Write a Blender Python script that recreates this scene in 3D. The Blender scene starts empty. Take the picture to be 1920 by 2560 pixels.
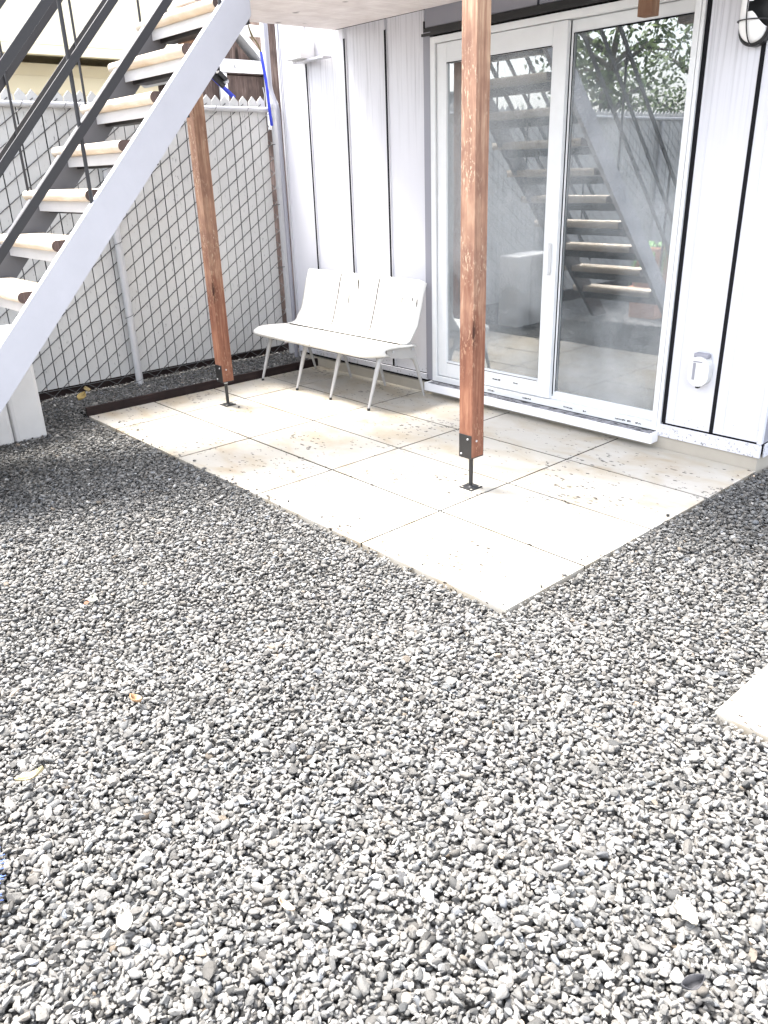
import bpy, math, random
import numpy as np
from mathutils import Vector, Matrix

# ---------------------------------------------------------------- camera
sc = bpy.context.scene
CAM = Vector((1.80313354, -2.22325399, 1.67894803))
right = Vector((0.66870660, 0.74284652, -0.03178899))
down = Vector((0.27508106, -0.28689460, -0.91761751))
fwd = Vector((-0.69076906, 0.60487233, -0.39619132))
cd = bpy.data.cameras.new('camera'); cam = bpy.data.objects.new('camera', cd)
sc.collection.objects.link(cam); sc.camera = cam
m = Matrix.Identity(4)
for i in range(3):
    m[i][0] = right[i]; m[i][1] = -down[i]; m[i][2] = -fwd[i]; m[i][3] = CAM[i]
cam.matrix_world = m
cd.sensor_fit = 'HORIZONTAL'; cd.sensor_width = 36; cd.lens = 37.24
cd.clip_start = 0.05; cd.clip_end = 500

# ---------------------------------------------------------------- sky and sun
w = bpy.data.worlds.new('World'); sc.world = w; w.use_nodes = True
nt = w.node_tree; bg = nt.nodes['Background']
sky = nt.nodes.new('ShaderNodeTexSky'); sky.sky_type = 'NISHITA'; sky.sun_disc = False
SUN_EL, SUN_AZ = math.radians(64), math.radians(258)     # azimuth clockwise from +y
sky.sun_elevation = SUN_EL; sky.sun_rotation = SUN_AZ
sky.air_density = 1.0; sky.dust_density = 4.0; sky.ozone_density = 1.0
hs_ = nt.nodes.new('ShaderNodeHueSaturation'); hs_.inputs['Saturation'].default_value = 0.35   # thin overcast
nt.links.new(sky.outputs[0], hs_.inputs['Color']); nt.links.new(hs_.outputs[0], bg.inputs[0]); bg.inputs[1].default_value = 0.125
sd = bpy.data.lights.new('sun', 'SUN'); sd.energy = 2.0; sd.angle = math.radians(20); sd.color = (1, 0.96, 0.9)
so = bpy.data.objects.new('sun', sd); sc.collection.objects.link(so)
sdir = Vector((math.sin(SUN_AZ)*math.cos(SUN_EL), math.cos(SUN_AZ)*math.cos(SUN_EL), math.sin(SUN_EL)))
so.rotation_euler = sdir.to_track_quat('Z', 'Y').to_euler(); so.location = sdir*20
sc.view_settings.view_transform = 'Standard'; sc.view_settings.look = 'None'
sc.view_settings.gamma = 1; sc.view_settings.exposure = 3.12
sc.cycles.max_bounces = 8; sc.cycles.transparent_max_bounces = 12

rnd = random.Random(7); RS = np.random.RandomState(11)
W = 2.2485        # wall plane (y)
XL = -4.164       # far end of the patio (x)
TD = 0.5578       # paving course depth
TW = 0.92         # paving length

# ---------------------------------------------------------------- helpers
def tag(o, label=None, cat=None, group=None, kind=None):
    if label: o['label'] = label
    if cat: o['category'] = cat
    if group: o['group'] = group
    if kind: o['kind'] = kind
    return o

def empty(name, loc, label, cat, group=None):
    o = bpy.data.objects.new(name, None); sc.collection.objects.link(o)
    o.location = loc; o.empty_display_size = 0.1
    tag(o, label, cat, group); return o

class MB:
    def __init__(s): s.v = []; s.f = []; s.sm = []
    def add(s, vs, fs, smooth=False):
        n = len(s.v); s.v += [tuple(v) for v in vs]
        s.f += [tuple(i+n for i in f) for f in fs]; s.sm += [smooth]*len(fs); return s
    def box(s, x0, x1, y0, y1, z0, z1, rot=None):
        vs = [Vector((x, y, z)) for z in (z0, z1) for y in (y0, y1) for x in (x0, x1)]
        if rot is not None:
            c = Vector(((x0+x1)/2, (y0+y1)/2, (z0+z1)/2)); vs = [rot @ (v-c) + c for v in vs]
        return s.add(vs, [(0, 2, 3, 1), (4, 5, 7, 6), (0, 1, 5, 4), (2, 6, 7, 3), (0, 4, 6, 2), (1, 3, 7, 5)])
    def prism(s, prof, axis, a, b, smooth=False, caps=True):
        # prof: list of 2D pts in the other two axes, extruded a..b along axis
        def mk(p, t):
            if axis == 'x': return (t, p[0], p[1])
            if axis == 'y': return (p[0], t, p[1])
            return (p[0], p[1], t)
        n = len(prof); vs = [mk(p, a) for p in prof] + [mk(p, b) for p in prof]
        fs = [(i, (i+1) % n, n+(i+1) % n, n+i) for i in range(n)]
        s.add(vs, fs, smooth)
        if caps: s.add(vs, [tuple(range(n))[::-1], tuple(range(n, 2*n))])
        return s
    def tube(s, pts, r, n=8, smooth=True, caps=True):
        pts = [Vector(p) for p in pts]; rr = r if isinstance(r, (list, tuple)) else [r]*len(pts)
        rings = []; up = None
        for i, p in enumerate(pts):
            if i == 0: d = pts[1]-p
            elif i == len(pts)-1: d = p-pts[i-1]
            else: d = (pts[i+1]-p).normalized() + (p-pts[i-1]).normalized()
            d.normalize()
            if up is None:
                up = Vector((0, 0, 1)) if abs(d.z) < 0.9 else Vector((1, 0, 0))
            a = d.cross(up).normalized(); b = a.cross(d).normalized(); up = b
            rings.append([p + (a*math.cos(t*2*math.pi/n) + b*math.sin(t*2*math.pi/n))*rr[i] for t in range(n)])
        vs = [v for R in rings for v in R]; fs = []
        for k in range(len(rings)-1):
            for t in range(n):
                fs.append((k*n+t, k*n+(t+1) % n, (k+1)*n+(t+1) % n, (k+1)*n+t))
        s.add(vs, fs, smooth)
        if caps: s.add(rings[0], [tuple(range(n))[::-1]]); s.add(rings[-1], [tuple(range(n))])
        return s
    def sheet(s, grid, th=None, smooth=True):
        # grid[i][j] -> Vector ; optional thickness along supplied normals
        nu, nv = len(grid), len(grid[0]); vs = [p for r in grid for p in r]
        fs = [(i*nv+j, i*nv+j+1, (i+1)*nv+j+1, (i+1)*nv+j) for i in range(nu-1) for j in range(nv-1)]
        return s.add(vs, fs, smooth)
    def build_each(s, name, mat, parent=None, bevel=0, solid=0):
        """one object for every separate piece"""
        par = list(range(len(s.v)))
        def find(a):
            while par[a] != a: par[a] = par[par[a]]; a = par[a]
            return a
        key = {}
        for i, v in enumerate(s.v):
            k = tuple(round(c, 5) for c in v)
            if k in key: par[find(i)] = find(key[k])
            else: key[k] = i
        for f in s.f:
            for i in f[1:]: par[find(i)] = find(f[0])
        groups = {}
        for f, sm in zip(s.f, s.sm): groups.setdefault(find(f[0]), []).append((f, sm))
        res = []
        for g in groups.values():
            ids = sorted({i for f, _ in g for i in f}); mp = {a: b for b, a in enumerate(ids)}; q = MB()
            q.v = [s.v[i] for i in ids]; q.f = [tuple(mp[i] for i in f) for f, _ in g]; q.sm = [sm for _, sm in g]
            res.append(q.build(name, mat, parent, bevel, solid))
        return res
    def build(s, name, mat, parent=None, bevel=0, solid=0, weld=False):
        me = bpy.data.meshes.new(name); me.from_pydata(s.v, [], s.f); me.update()
        me.polygons.foreach_set('use_smooth', s.sm)
        o = bpy.data.objects.new(name, me); sc.collection.objects.link(o)
        if mat: me.materials.append(mat)
        if parent is not None:
            o.parent = parent
            off = Vector(parent.location)
            pp = parent.parent
            while pp is not None: off += Vector(pp.location); pp = pp.parent
            if off.length > 0: me.transform(Matrix.Translation(-off))
        if solid:
            md = o.modifiers.new('t', 'SOLIDIFY'); md.thickness = solid; md.offset = 0
        if bevel:
            md = o.modifiers.new('b', 'BEVEL'); md.width = bevel; md.segments = 2; md.limit_method = 'ANGLE'
        return o

# ---------------------------------------------------------------- materials
def mat(name, base, rough=0.6, spec=0.5, metal=0.0):
    M = bpy.data.materials.new(name); M.use_nodes = True
    b = M.node_tree.nodes['Principled BSDF']
    b.inputs['Base Color'].default_value = (*base, 1); b.inputs['Roughness'].default_value = rough
    b.inputs['Specular IOR Level'].default_value = spec; b.inputs['Metallic'].default_value = metal
    return M

class NB:
    """small node builder around a material"""
    def __init__(s, M): s.M = M; s.t = M.node_tree; s.b = s.t.nodes['Principled BSDF']
    def n(s, typ, **k):
        o = s.t.nodes.new(typ)
        for a, v in k.items():
            if a.startswith('_'): setattr(o, a[1:], v)
            else: o.inputs[a.replace('_', ' ')].default_value = v
        return o
    def l(s, a, b): s.t.links.new(a, b)
    def coord(s, scale=(1, 1, 1), obj=True):
        tc = s.n('ShaderNodeTexCoord'); mp = s.n('ShaderNodeMapping'); mp.inputs['Scale'].default_value = scale
        s.l(tc.outputs['Object'], mp.inputs['Vector']); return mp.outputs[0]
    def noise(s, vec, scale, detail=6, rough=0.6, dist=0):
        o = s.n('ShaderNodeTexNoise', Scale=scale, Detail=detail, Roughness=rough, Distortion=dist)
        s.l(vec, o.inputs['Vector']); return o.outputs[0]
    def ramp(s, fac, stops):
        o = s.n('ShaderNodeValToRGB'); e = o.color_ramp.elements
        while len(e) < len(stops): e.new(0.5)
        for q, (p, c) in zip(e, stops): q.position = p; q.color = (*c, 1)
        s.l(fac, o.inputs[0]); return o.outputs[0]
    def mix(s, fac, a, b, mode='MIX'):
        o = s.n('ShaderNodeMix', _data_type='RGBA', _blend_type=mode)
        for v, i in ((fac, 0), (a, 6), (b, 7)):
            if hasattr(v, 'is_linked'): s.l(v, o.inputs[i])
            else: o.inputs[i].default_value = v if i == 0 else (*v, 1)
        return o.outputs[2]
    def bump(s, h, strength=0.3, dist=0.01):
        o = s.n('ShaderNodeBump', Strength=strength, Distance=dist); s.l(h, o.inputs['Height'])
        s.l(o.outputs[0], s.b.inputs['Normal'])
    def col(s, c): s.l(c, s.b.inputs['Base Color'])

def speckled(name, base, dark, amount=0.62, scale=60, rough=0.5, stretch=(1, 1, 1), bump=0.1, spec=0.5, metal=0):
    M = mat(name, base, rough, spec, metal); N = NB(M); v = N.coord(stretch)
    a = N.noise(v, scale, 8, 0.7); b = N.noise(v, scale*0.12, 4)
    k = N.ramp(a, [(amount, (0, 0, 0)), (amount+0.08, (1, 1, 1))])
    c = N.mix(k, N.mix(b, tuple(x*0.88 for x in base), tuple(min(1, x*1.08) for x in base)), dark)
    N.col(c); N.bump(a, bump, 0.004); return M

def wood(name, c1, c2, c3, flecks=0.0, fleckcol=(0.75, 0.7, 0.6), ax=2):
    M = mat(name, c1, 0.75, 0.25); N = NB(M)
    v = N.coord(tuple(0.9 if q == ax else 14 for q in range(3))); g = N.noise(v, 3.2, 8, 0.65, 0.6)
    big = N.noise(N.coord((2.2, 2.2, 1.2)), 2.3, 4, 0.6)
    c = N.ramp(g, [(0.32, c2), (0.5, c1), (0.7, c3)])
    c = N.mix(N.ramp(big, [(0.4, (0, 0, 0)), (0.62, (1, 1, 1))]), c, c2)
    # knots
    vo = N.n('ShaderNodeTexVoronoi', Scale=1.0); mp = N.coord((4.5, 4.5, 1.25)); N.l(mp, vo.inputs['Vector'])
    kn = N.ramp(vo.outputs['Distance'], [(0.06, (1, 1, 1)), (0.13, (0, 0, 0))])
    c = N.mix(kn, c, tuple(x*0.35 for x in c2))
    if flecks:
        f = N.noise(N.coord((9, 9, 3.2)), 9, 6, 0.7)
        fm = N.n('ShaderNodeMath', _operation='MULTIPLY'); N.l(N.ramp(f, [(0.60-flecks, (0, 0, 0)), (0.64-flecks, (1, 1, 1))]), fm.inputs[0])
        N.l(N.ramp(N.noise(N.coord((3, 3, 1.1)), 2.6, 3), [(0.48, (0, 0, 0)), (0.56, (1, 1, 1))]), fm.inputs[1])
        c = N.mix(fm.outputs[0], c, fleckcol)
    if flecks:      # darker, redder foot of the post
        sp_ = N.n('ShaderNodeSeparateXYZ'); tc_ = N.n('ShaderNodeTexCoord'); N.l(tc_.outputs['Object'], sp_.inputs[0])
        ad_ = N.n('ShaderNodeMath', _operation='MULTIPLY_ADD'); N.l(N.noise(N.coord((5, 5, 1.5)), 2.0, 5), ad_.inputs[0]); ad_.inputs[1].default_value = -1.6; N.l(sp_.outputs[2], ad_.inputs[2])
        k_ = N.ramp(ad_.outputs[0], [(0.0, (1, 1, 1)), (0.45, (0, 0, 0))])
        c = N.mix(k_, c, N.mix(1.0, c, (0.62, 0.46, 0.42), 'MULTIPLY'))
    N.col(c); N.bump(g, 0.35, 0.004); return M

M = {}
M['post'] = wood('redwood', (0.36, 0.215, 0.145), (0.19, 0.10, 0.07), (0.50, 0.36, 0.25), 0.05, (0.42, 0.32, 0.23))
M['stub'] = wood('stubwood', (0.22, 0.13, 0.085), (0.15, 0.08, 0.05), (0.32, 0.22, 0.14))
M['deck'] = wood('deckwood', (0.74, 0.69, 0.68), (0.64, 0.585, 0.575), (0.8, 0.76, 0.75), ax=1)
M['tread'] = wood('treadwood', (0.52, 0.46, 0.39), (0.43, 0.36, 0.28), (0.60, 0.56, 0.50), ax=0)
M['treadend'] = wood('treadend', (0.09, 0.06, 0.05), (0.05, 0.035, 0.03), (0.13, 0.09, 0.08))
M['edging'] = wood('edgingwood', (0.022, 0.013, 0.012), (0.014, 0.008, 0.008), (0.035, 0.022, 0.02), ax=1)
M['shed'] = wood('shedwood', (0.10, 0.07, 0.06), (0.05, 0.035, 0.03), (0.2, 0.16, 0.14))
M['black'] = speckled('black_steel', (0.010, 0.010, 0.011), (0.05, 0.05, 0.05), 0.70, 90, 0.45, spec=0.5)
M['rail'] = speckled('railing_steel', (0.016, 0.015, 0.017), (0.028, 0.027, 0.027), 0.66, 50, 0.5)
M['stringer'] = speckled('stringer_lit_steel', (0.42, 0.42, 0.455), (0.33, 0.33, 0.355), 0.7, 40, 0.45)  # same dark steel as the far one, brightness put into the colour
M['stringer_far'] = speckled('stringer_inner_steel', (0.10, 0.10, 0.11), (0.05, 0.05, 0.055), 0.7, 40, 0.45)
M['galv'] = speckled('galvanised', (0.42, 0.42, 0.43), (0.25, 0.25, 0.26), 0.66, 60, 0.45, metal=0.0)
M['wire'] = mat('wire', (0.075, 0.075, 0.075), 0.5, 0.4)  # darkened so the colour carries the shadow under each strand
M['slat'] = speckled('slat', (0.47, 0.47, 0.46), (0.18, 0.18, 0.18), 0.60, 45, 0.5, (1, 1, 0.35))
M['siding'] = speckled('white_siding', (0.58, 0.58, 0.62), (0.36, 0.36, 0.4), 0.74, 30, 0.4, (1, 1, 0.12), 0.03)
M['gap'] = mat('dark_joint', (0.010, 0.010, 0.012), 0.8, 0.1)
M['grey_trim'] = speckled('grey_trim', (0.24, 0.24, 0.275), (0.15, 0.15, 0.18), 0.72, 30, 0.45, (1, 1, 0.1), 0.03)
M['frame'] = speckled('white_frame', (0.66, 0.67, 0.68), (0.18, 0.18, 0.19), 0.76, 55, 0.35, bump=0.02)
M['sill'] = speckled('sill', (0.74, 0.74, 0.76), (0.12, 0.12, 0.13), 0.68, 40, 0.5, (0.5, 1, 1), 0.05)
M['ledge'] = speckled('dirty_ledge', (0.24, 0.24, 0.26), (0.012, 0.012, 0.014), 0.49, 45, 0.6, (0.35, 1, 1), 0.2)
M['concrete'] = speckled('concrete', (0.36, 0.33, 0.28), (0.12, 0.10, 0.08), 0.70, 70, 0.85, bump=0.2)
M['block'] = speckled('block_concrete', (0.66, 0.65, 0.64), (0.12, 0.11, 0.10), 0.71, 55, 0.8, bump=0.15)
M['bench'] = speckled('bench_paint', (0.66, 0.65, 0.62), (0.06, 0.05, 0.04), 0.715, 28, 0.35, (1.6, 1.6, 0.5), 0.04)
M['bench_leg'] = speckled('bench_legs', (0.38, 0.37, 0.36), (0.08, 0.07, 0.06), 0.66, 55, 0.4)
M['seam'] = mat('bench_seam', (0.03, 0.024, 0.018), 0.8)
M['white'] = mat('white_paint', (0.6, 0.6, 0.6), 0.5)
M['blue'] = speckled('blue_web', (0.02, 0.04, 0.45), (0.01, 0.01, 0.12), 0.62, 80, 0.7)
M['string'] = mat('string', (0.10, 0.08, 0.03), 0.9)
M['terracotta'] = speckled('terracotta', (0.55, 0.27, 0.17), (0.4, 0.17, 0.11), 0.6, 40, 0.8)
M['leafgreen'] = speckled('aloe_leaf', (0.14, 0.34, 0.08), (0.3, 0.55, 0.2), 0.55, 20, 0.5)
M['cream'] = speckled('cream_render', (0.80, 0.72, 0.52), (0.65, 0.50, 0.28), 0.66, 3.5, 0.7, (0.3, 0.3, 1.5))
M['soil'] = speckled('soil', (0.012, 0.012, 0.012), (0.02, 0.02, 0.02), 0.55, 40, 0.95, bump=0.6, spec=0.1)
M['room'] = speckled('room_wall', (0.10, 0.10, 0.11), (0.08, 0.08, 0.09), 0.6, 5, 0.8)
M['bark'] = speckled('bark', (0.09, 0.075, 0.06), (0.04, 0.035, 0.03), 0.5, 25, 0.9, (1, 1, 0.3), 0.5)

X = M['siding']; N = NB(X); sep = N.n('ShaderNodeSeparateXYZ'); tcx = N.n('ShaderNodeTexCoord'); N.l(tcx.outputs['Object'], sep.inputs[0])
fi = N.noise(N.coord(), 62, 6, 0.7)
mr = N.n('ShaderNodeMapRange'); N.l(sep.outputs[2], mr.inputs[0])
for i_, v_ in zip((1, 2, 3, 4), (0.10, 0.50, 0.585, 0.80)): mr.inputs[i_].default_value = v_
gt = N.n('ShaderNodeMath', _operation='GREATER_THAN'); N.l(fi, gt.inputs[0]); N.l(mr.outputs[0], gt.inputs[1])
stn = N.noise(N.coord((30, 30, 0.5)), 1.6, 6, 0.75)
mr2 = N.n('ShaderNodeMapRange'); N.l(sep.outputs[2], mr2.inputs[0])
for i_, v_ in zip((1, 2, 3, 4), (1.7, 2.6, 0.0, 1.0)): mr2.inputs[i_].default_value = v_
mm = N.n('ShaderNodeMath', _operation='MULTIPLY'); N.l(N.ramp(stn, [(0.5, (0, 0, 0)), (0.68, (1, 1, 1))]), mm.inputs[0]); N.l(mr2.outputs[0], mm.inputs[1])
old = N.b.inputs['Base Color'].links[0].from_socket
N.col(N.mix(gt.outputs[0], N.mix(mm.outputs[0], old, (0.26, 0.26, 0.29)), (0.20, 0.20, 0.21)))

# travertine paving
T = mat('travertine', (0.8, 0.76, 0.68), 0.28, 0.5); N = NB(T)
v = N.coord((1, 1, 1)); vs = N.coord((1.0, 1.9, 1))
oi = N.n('ShaderNodeTexCoord')
big = N.noise(vs, 2.6, 6, 0.62, 0.5); mid = N.noise(v, 9, 7, 0.7, 0.3)
c = N.ramp(big, [(0.45, (0.40, 0.38, 0.34)), (0.58, (0.36, 0.315, 0.245)), (0.72, (0.30, 0.235, 0.155))])
c = N.mix(0.18, c, N.ramp(mid, [(0.35, (0.32, 0.275, 0.21)), (0.6, (0.41, 0.395, 0.365))]))
vo = N.n('ShaderNodeTexVoronoi', Scale=17.0, Randomness=1.0); N.l(N.coord((1.0, 1.9, 1)), vo.inputs['Vector'])
sz = N.noise(v, 2.1, 3, 0.5)
th = N.n('ShaderNodeMath', _operation='MULTIPLY_ADD'); N.l(sz, th.inputs[0]); th.inputs[1].default_value = 0.9; th.inputs[2].default_value = -0.26
lt = N.n('ShaderNodeMath', _operation='LESS_THAN'); N.l(vo.outputs['Distance'], lt.inputs[0]); N.l(th.outputs[0], lt.inputs[1])
jg = N.noise(v, 70, 3, 0.5); j2 = N.n('ShaderNodeMath', _operation='GREATER_THAN'); N.l(jg, j2.inputs[0]); j2.inputs[1].default_value = 0.47
mu = N.n('ShaderNodeMath', _operation='MULTIPLY'); N.l(lt.outputs[0], mu.inputs[0]); N.l(j2.outputs[0], mu.inputs[1])
sp = N.noise(N.coord((1, 2.4, 1)), 34, 5, 0.6); spr = N.ramp(sp, [(0.695, (0, 0, 0)), (0.71, (1, 1, 1))])
c = N.mix(mu.outputs[0], c, (0.035, 0.028, 0.022)); c = N.mix(spr, c, (0.04, 0.03, 0.02))
N.col(c); N.bump(mid, 0.04, 0.002); M['travertine'] = T

# gravel stones: colour varies stone by stone
G = mat('gravel', (0.3, 0.3, 0.3), 0.75, 0.3); N = NB(G)
at = N.n('ShaderNodeAttribute', _attribute_name='tint')
gn = N.noise(N.coord(), 160, 5, 0.7)
c = N.mix(N.ramp(gn, [(0.56, (0, 0, 0)), (0.66, (1, 1, 1))]), at.outputs['Color'], (0.02, 0.02, 0.02))
c = N.mix(0.75, at.outputs['Color'], c)
N.col(c); N.bump(gn, 0.5, 0.002); M['gravel'] = G

# window glass: real thin pane, part mirror part clear
Gl = bpy.data.materials.new('window_glass'); Gl.use_nodes = True; t = Gl.node_tree; t.nodes.clear()
out = t.nodes.new('ShaderNodeOutputMaterial'); mx = t.nodes.new('ShaderNodeMixShader')
tr = t.nodes.new('ShaderNodeBsdfTransparent'); gl = t.nodes.new('ShaderNodeBsdfGlossy')
gl.inputs['Roughness'].default_value = 0.004; tr.inputs['Color'].default_value = (0.8, 0.85, 0.85, 1)
gl.inputs['Color'].default_value = (0.95, 0.98, 1.0, 1)
fr = t.nodes.new('ShaderNodeFresnel'); fr.inputs['IOR'].default_value = 2.3
ad = t.nodes.new('ShaderNodeMath'); ad.operation = 'ADD'; ad.inputs[1].default_value = 0.12; ad.use_clamp = True
t.links.new(fr.outputs[0], ad.inputs[0]); t.links.new(ad.outputs[0], mx.inputs[0])
t.links.new(tr.outputs[0], mx.inputs[1]); t.links.new(gl.outputs[0], mx.inputs[2])
df = t.nodes.new('ShaderNodeBsdfDiffuse'); df.inputs['Color'].default_value = (0.62, 0.64, 0.66, 1)      # pale haze painted in to wash out the reflection, with dust specks
tcd = t.nodes.new('ShaderNodeTexCoord'); n1 = t.nodes.new('ShaderNodeTexNoise'); n1.inputs['Scale'].default_value = 1.6; n1.inputs['Detail'].default_value = 6
n2 = t.nodes.new('ShaderNodeTexNoise'); n2.inputs['Scale'].default_value = 420; n2.inputs['Detail'].default_value = 2
t.links.new(tcd.outputs['Object'], n1.inputs['Vector']); t.links.new(tcd.outputs['Object'], n2.inputs['Vector'])
r1 = t.nodes.new('ShaderNodeMapRange'); r1.inputs[1].default_value = 0.36; r1.inputs[2].default_value = 0.62; r1.inputs[3].default_value = 0.05; r1.inputs[4].default_value = 0.32
r2 = t.nodes.new('ShaderNodeMapRange'); r2.inputs[1].default_value = 0.42; r2.inputs[2].default_value = 0.58; r2.inputs[3].default_value = 0.3; r2.inputs[4].default_value = 1.6
t.links.new(n1.outputs[0], r1.inputs[0]); t.links.new(n2.outputs[0], r2.inputs[0])
m1 = t.nodes.new('ShaderNodeMath'); m1.operation = 'MULTIPLY'; t.links.new(r1.outputs[0], m1.inputs[0]); t.links.new(r2.outputs[0], m1.inputs[1])
mx2 = t.nodes.new('ShaderNodeMixShader'); t.links.new(m1.outputs[0], mx2.inputs[0]); t.links.new(mx.outputs[0], mx2.inputs[1]); t.links.new(df.outputs[0], mx2.inputs[2])
t.links.new(mx2.outputs[0], out.inputs[0])
M['glass'] = Gl

def foliage_mat(name, a, b):
    X = mat(name, a, 0.6, 0.3); N = NB(X); at = N.n('ShaderNodeAttribute', _attribute_name='tint')
    N.col(N.mix(at.outputs['Fac'], a, b)); return X
M['foliage'] = foliage_mat('foliage', (0.05, 0.09, 0.03), (0.16, 0.22, 0.07))

# ---------------------------------------------------------------- ground
mb = MB(); mb.box(-60, 60, -60, 60, -0.30, -0.052); g = mb.build('ground', M['soil']); tag(g, kind='structure')

# patio: full-length courses of travertine with open joints
mb = MB(); xs = [XL, -4*TW, -3*TW, -2*TW, -TW, 0.0]; ys = [0, TD, 2*TD, 3*TD, W-0.003]
for i in range(5):
    for j in range(4):
        e = 0.0062; dz = (rnd.random()-0.5)*0.002
        mb.box(xs[i]+e, xs[i+1]-e, ys[j]+e, ys[j+1]-e, -0.045, dz)
pt = mb.build('patio', M['travertine'], bevel=0.0008); tag(pt, kind='structure')
mb = MB(); mb.box(XL+.01, -.01, .01, W-.01, -0.044, -0.0035); pb = mb.build('patio_bed', mat('dark_grout', (0.008, 0.008, 0.008), 0.95, 0.05)); tag(pb, kind='structure')

# ---------------------------------------------------------------- gravel
def hz(x, y):
    """gravel level: flush with the paving, raised strip behind the edging board"""
    a = np.clip((-4.15 - x)/0.25, 0, 1); b = np.clip((y+0.35)/0.3, 0, 1)
    a = a*a*(3-2*a)
    h = 0.052*np.where(y > -0.02, (x < -4.17)*1.0, a*b)
    return h + 0.006*np.sin(x*2.1+y*1.3) * (x > -4.1) + 0.004*np.sin(x*5.3-y*3.1)

def hull_shapes(k, hi):
    import bmesh
    res = []
    for q in range(k):
        r = np.random.RandomState(100+q+(500 if hi else 0))
        bm = bmesh.new()
        if hi: bmesh.ops.create_icosphere(bm, subdivisions=2, radius=1)
        else: bmesh.ops.create_icosphere(bm, subdivisions=1, radius=1)
        vs = np.array([v.co[:] for v in bm.verts])
        # cut by random planes to make worn facets, then soften
        for _ in range(12 if hi else 7):
            n = r.normal(size=3); n /= np.linalg.norm(n); d = r.uniform(0.5, 0.88)
            dd = vs @ n; ex = np.clip(dd-d, 0, None); vs = vs - np.outer(ex*(0.92 if hi else 1), n)
        vs *= 1 + (0.02 if hi else 0.05)*r.normal(size=(len(vs), 1))
        fs = np.array([[v.index for v in f.verts] for f in bm.faces]); bm.free()
        res.append((vs, fs))
    return res

def inside_frame(P, mx=0.10, my=0.08):
    D = P - np.array(CAM); cx = D @ np.array(right); cy = D @ np.array(down); cz = D @ np.array(fwd)
    u = cx/np.maximum(cz, 1e-3)*1986/960; v = cy/np.maximum(cz, 1e-3)*1986/1280
    return (cz > 0.2) & (np.abs(u) < 1+mx) & (np.abs(v) < 1+my)

def gravel_points():
    pts = []
    for layer, (dens, zo) in enumerate(((3200, -0.024), (3700, -0.012), (1400, -0.004))):
        n = int(9.5*7.5*dens)
        # jittered grid for even cover
        s = 1/math.sqrt(dens)
        gx, gy = np.meshgrid(np.arange(-6.2, 2.9, s), np.arange(-2.7, 4.6, s))
        P = np.stack([gx.ravel(), gy.ravel()], 1) + RS.uniform(-.5, .5, (gx.size, 2))*s
        Z = hz(P[:, 0], P[:, 1]) + zo + RS.normal(0, .0025, len(P))
        P = np.c_[P, Z]
        P = P[inside_frame(P)]
        x, y = P[:, 0], P[:, 1]
        edge = 0.012
        inpatio = (x > XL-0.0) & (x < -edge*0+0.006) & (y > -0.006) & (y < W)
        house = (y > W-0.02) & (x < 0.015) & (x > -4.45)
        slab = (x > 0.905-0.004) & (y > -0.02-0.006) & (y < 0.9)
        blk = (x > -4.5) & (x < -3.95) & (y > -1.5) & (y < -0.38)
        board = (x > -4.19) & (x < -4.16) & (y > 0)
        beyond = (x < -4.95)
        keep = ~(inpatio | house | slab | blk | board | beyond)
        pts.append(P[keep])
    n = 26; q = RS.rand(n)*4.1; e = np.abs(RS.normal(0, .035, n))+.008      # a few strays kicked onto the paving
    pts.append(np.c_[-q, e, np.full(n, .006)]); n = 12; q = RS.rand(n)*2.1; e = np.abs(RS.normal(0, .03, n))+.008
    pts.append(np.c_[-e, q, np.full(n, .006)])
    return np.concatenate(pts)

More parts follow.
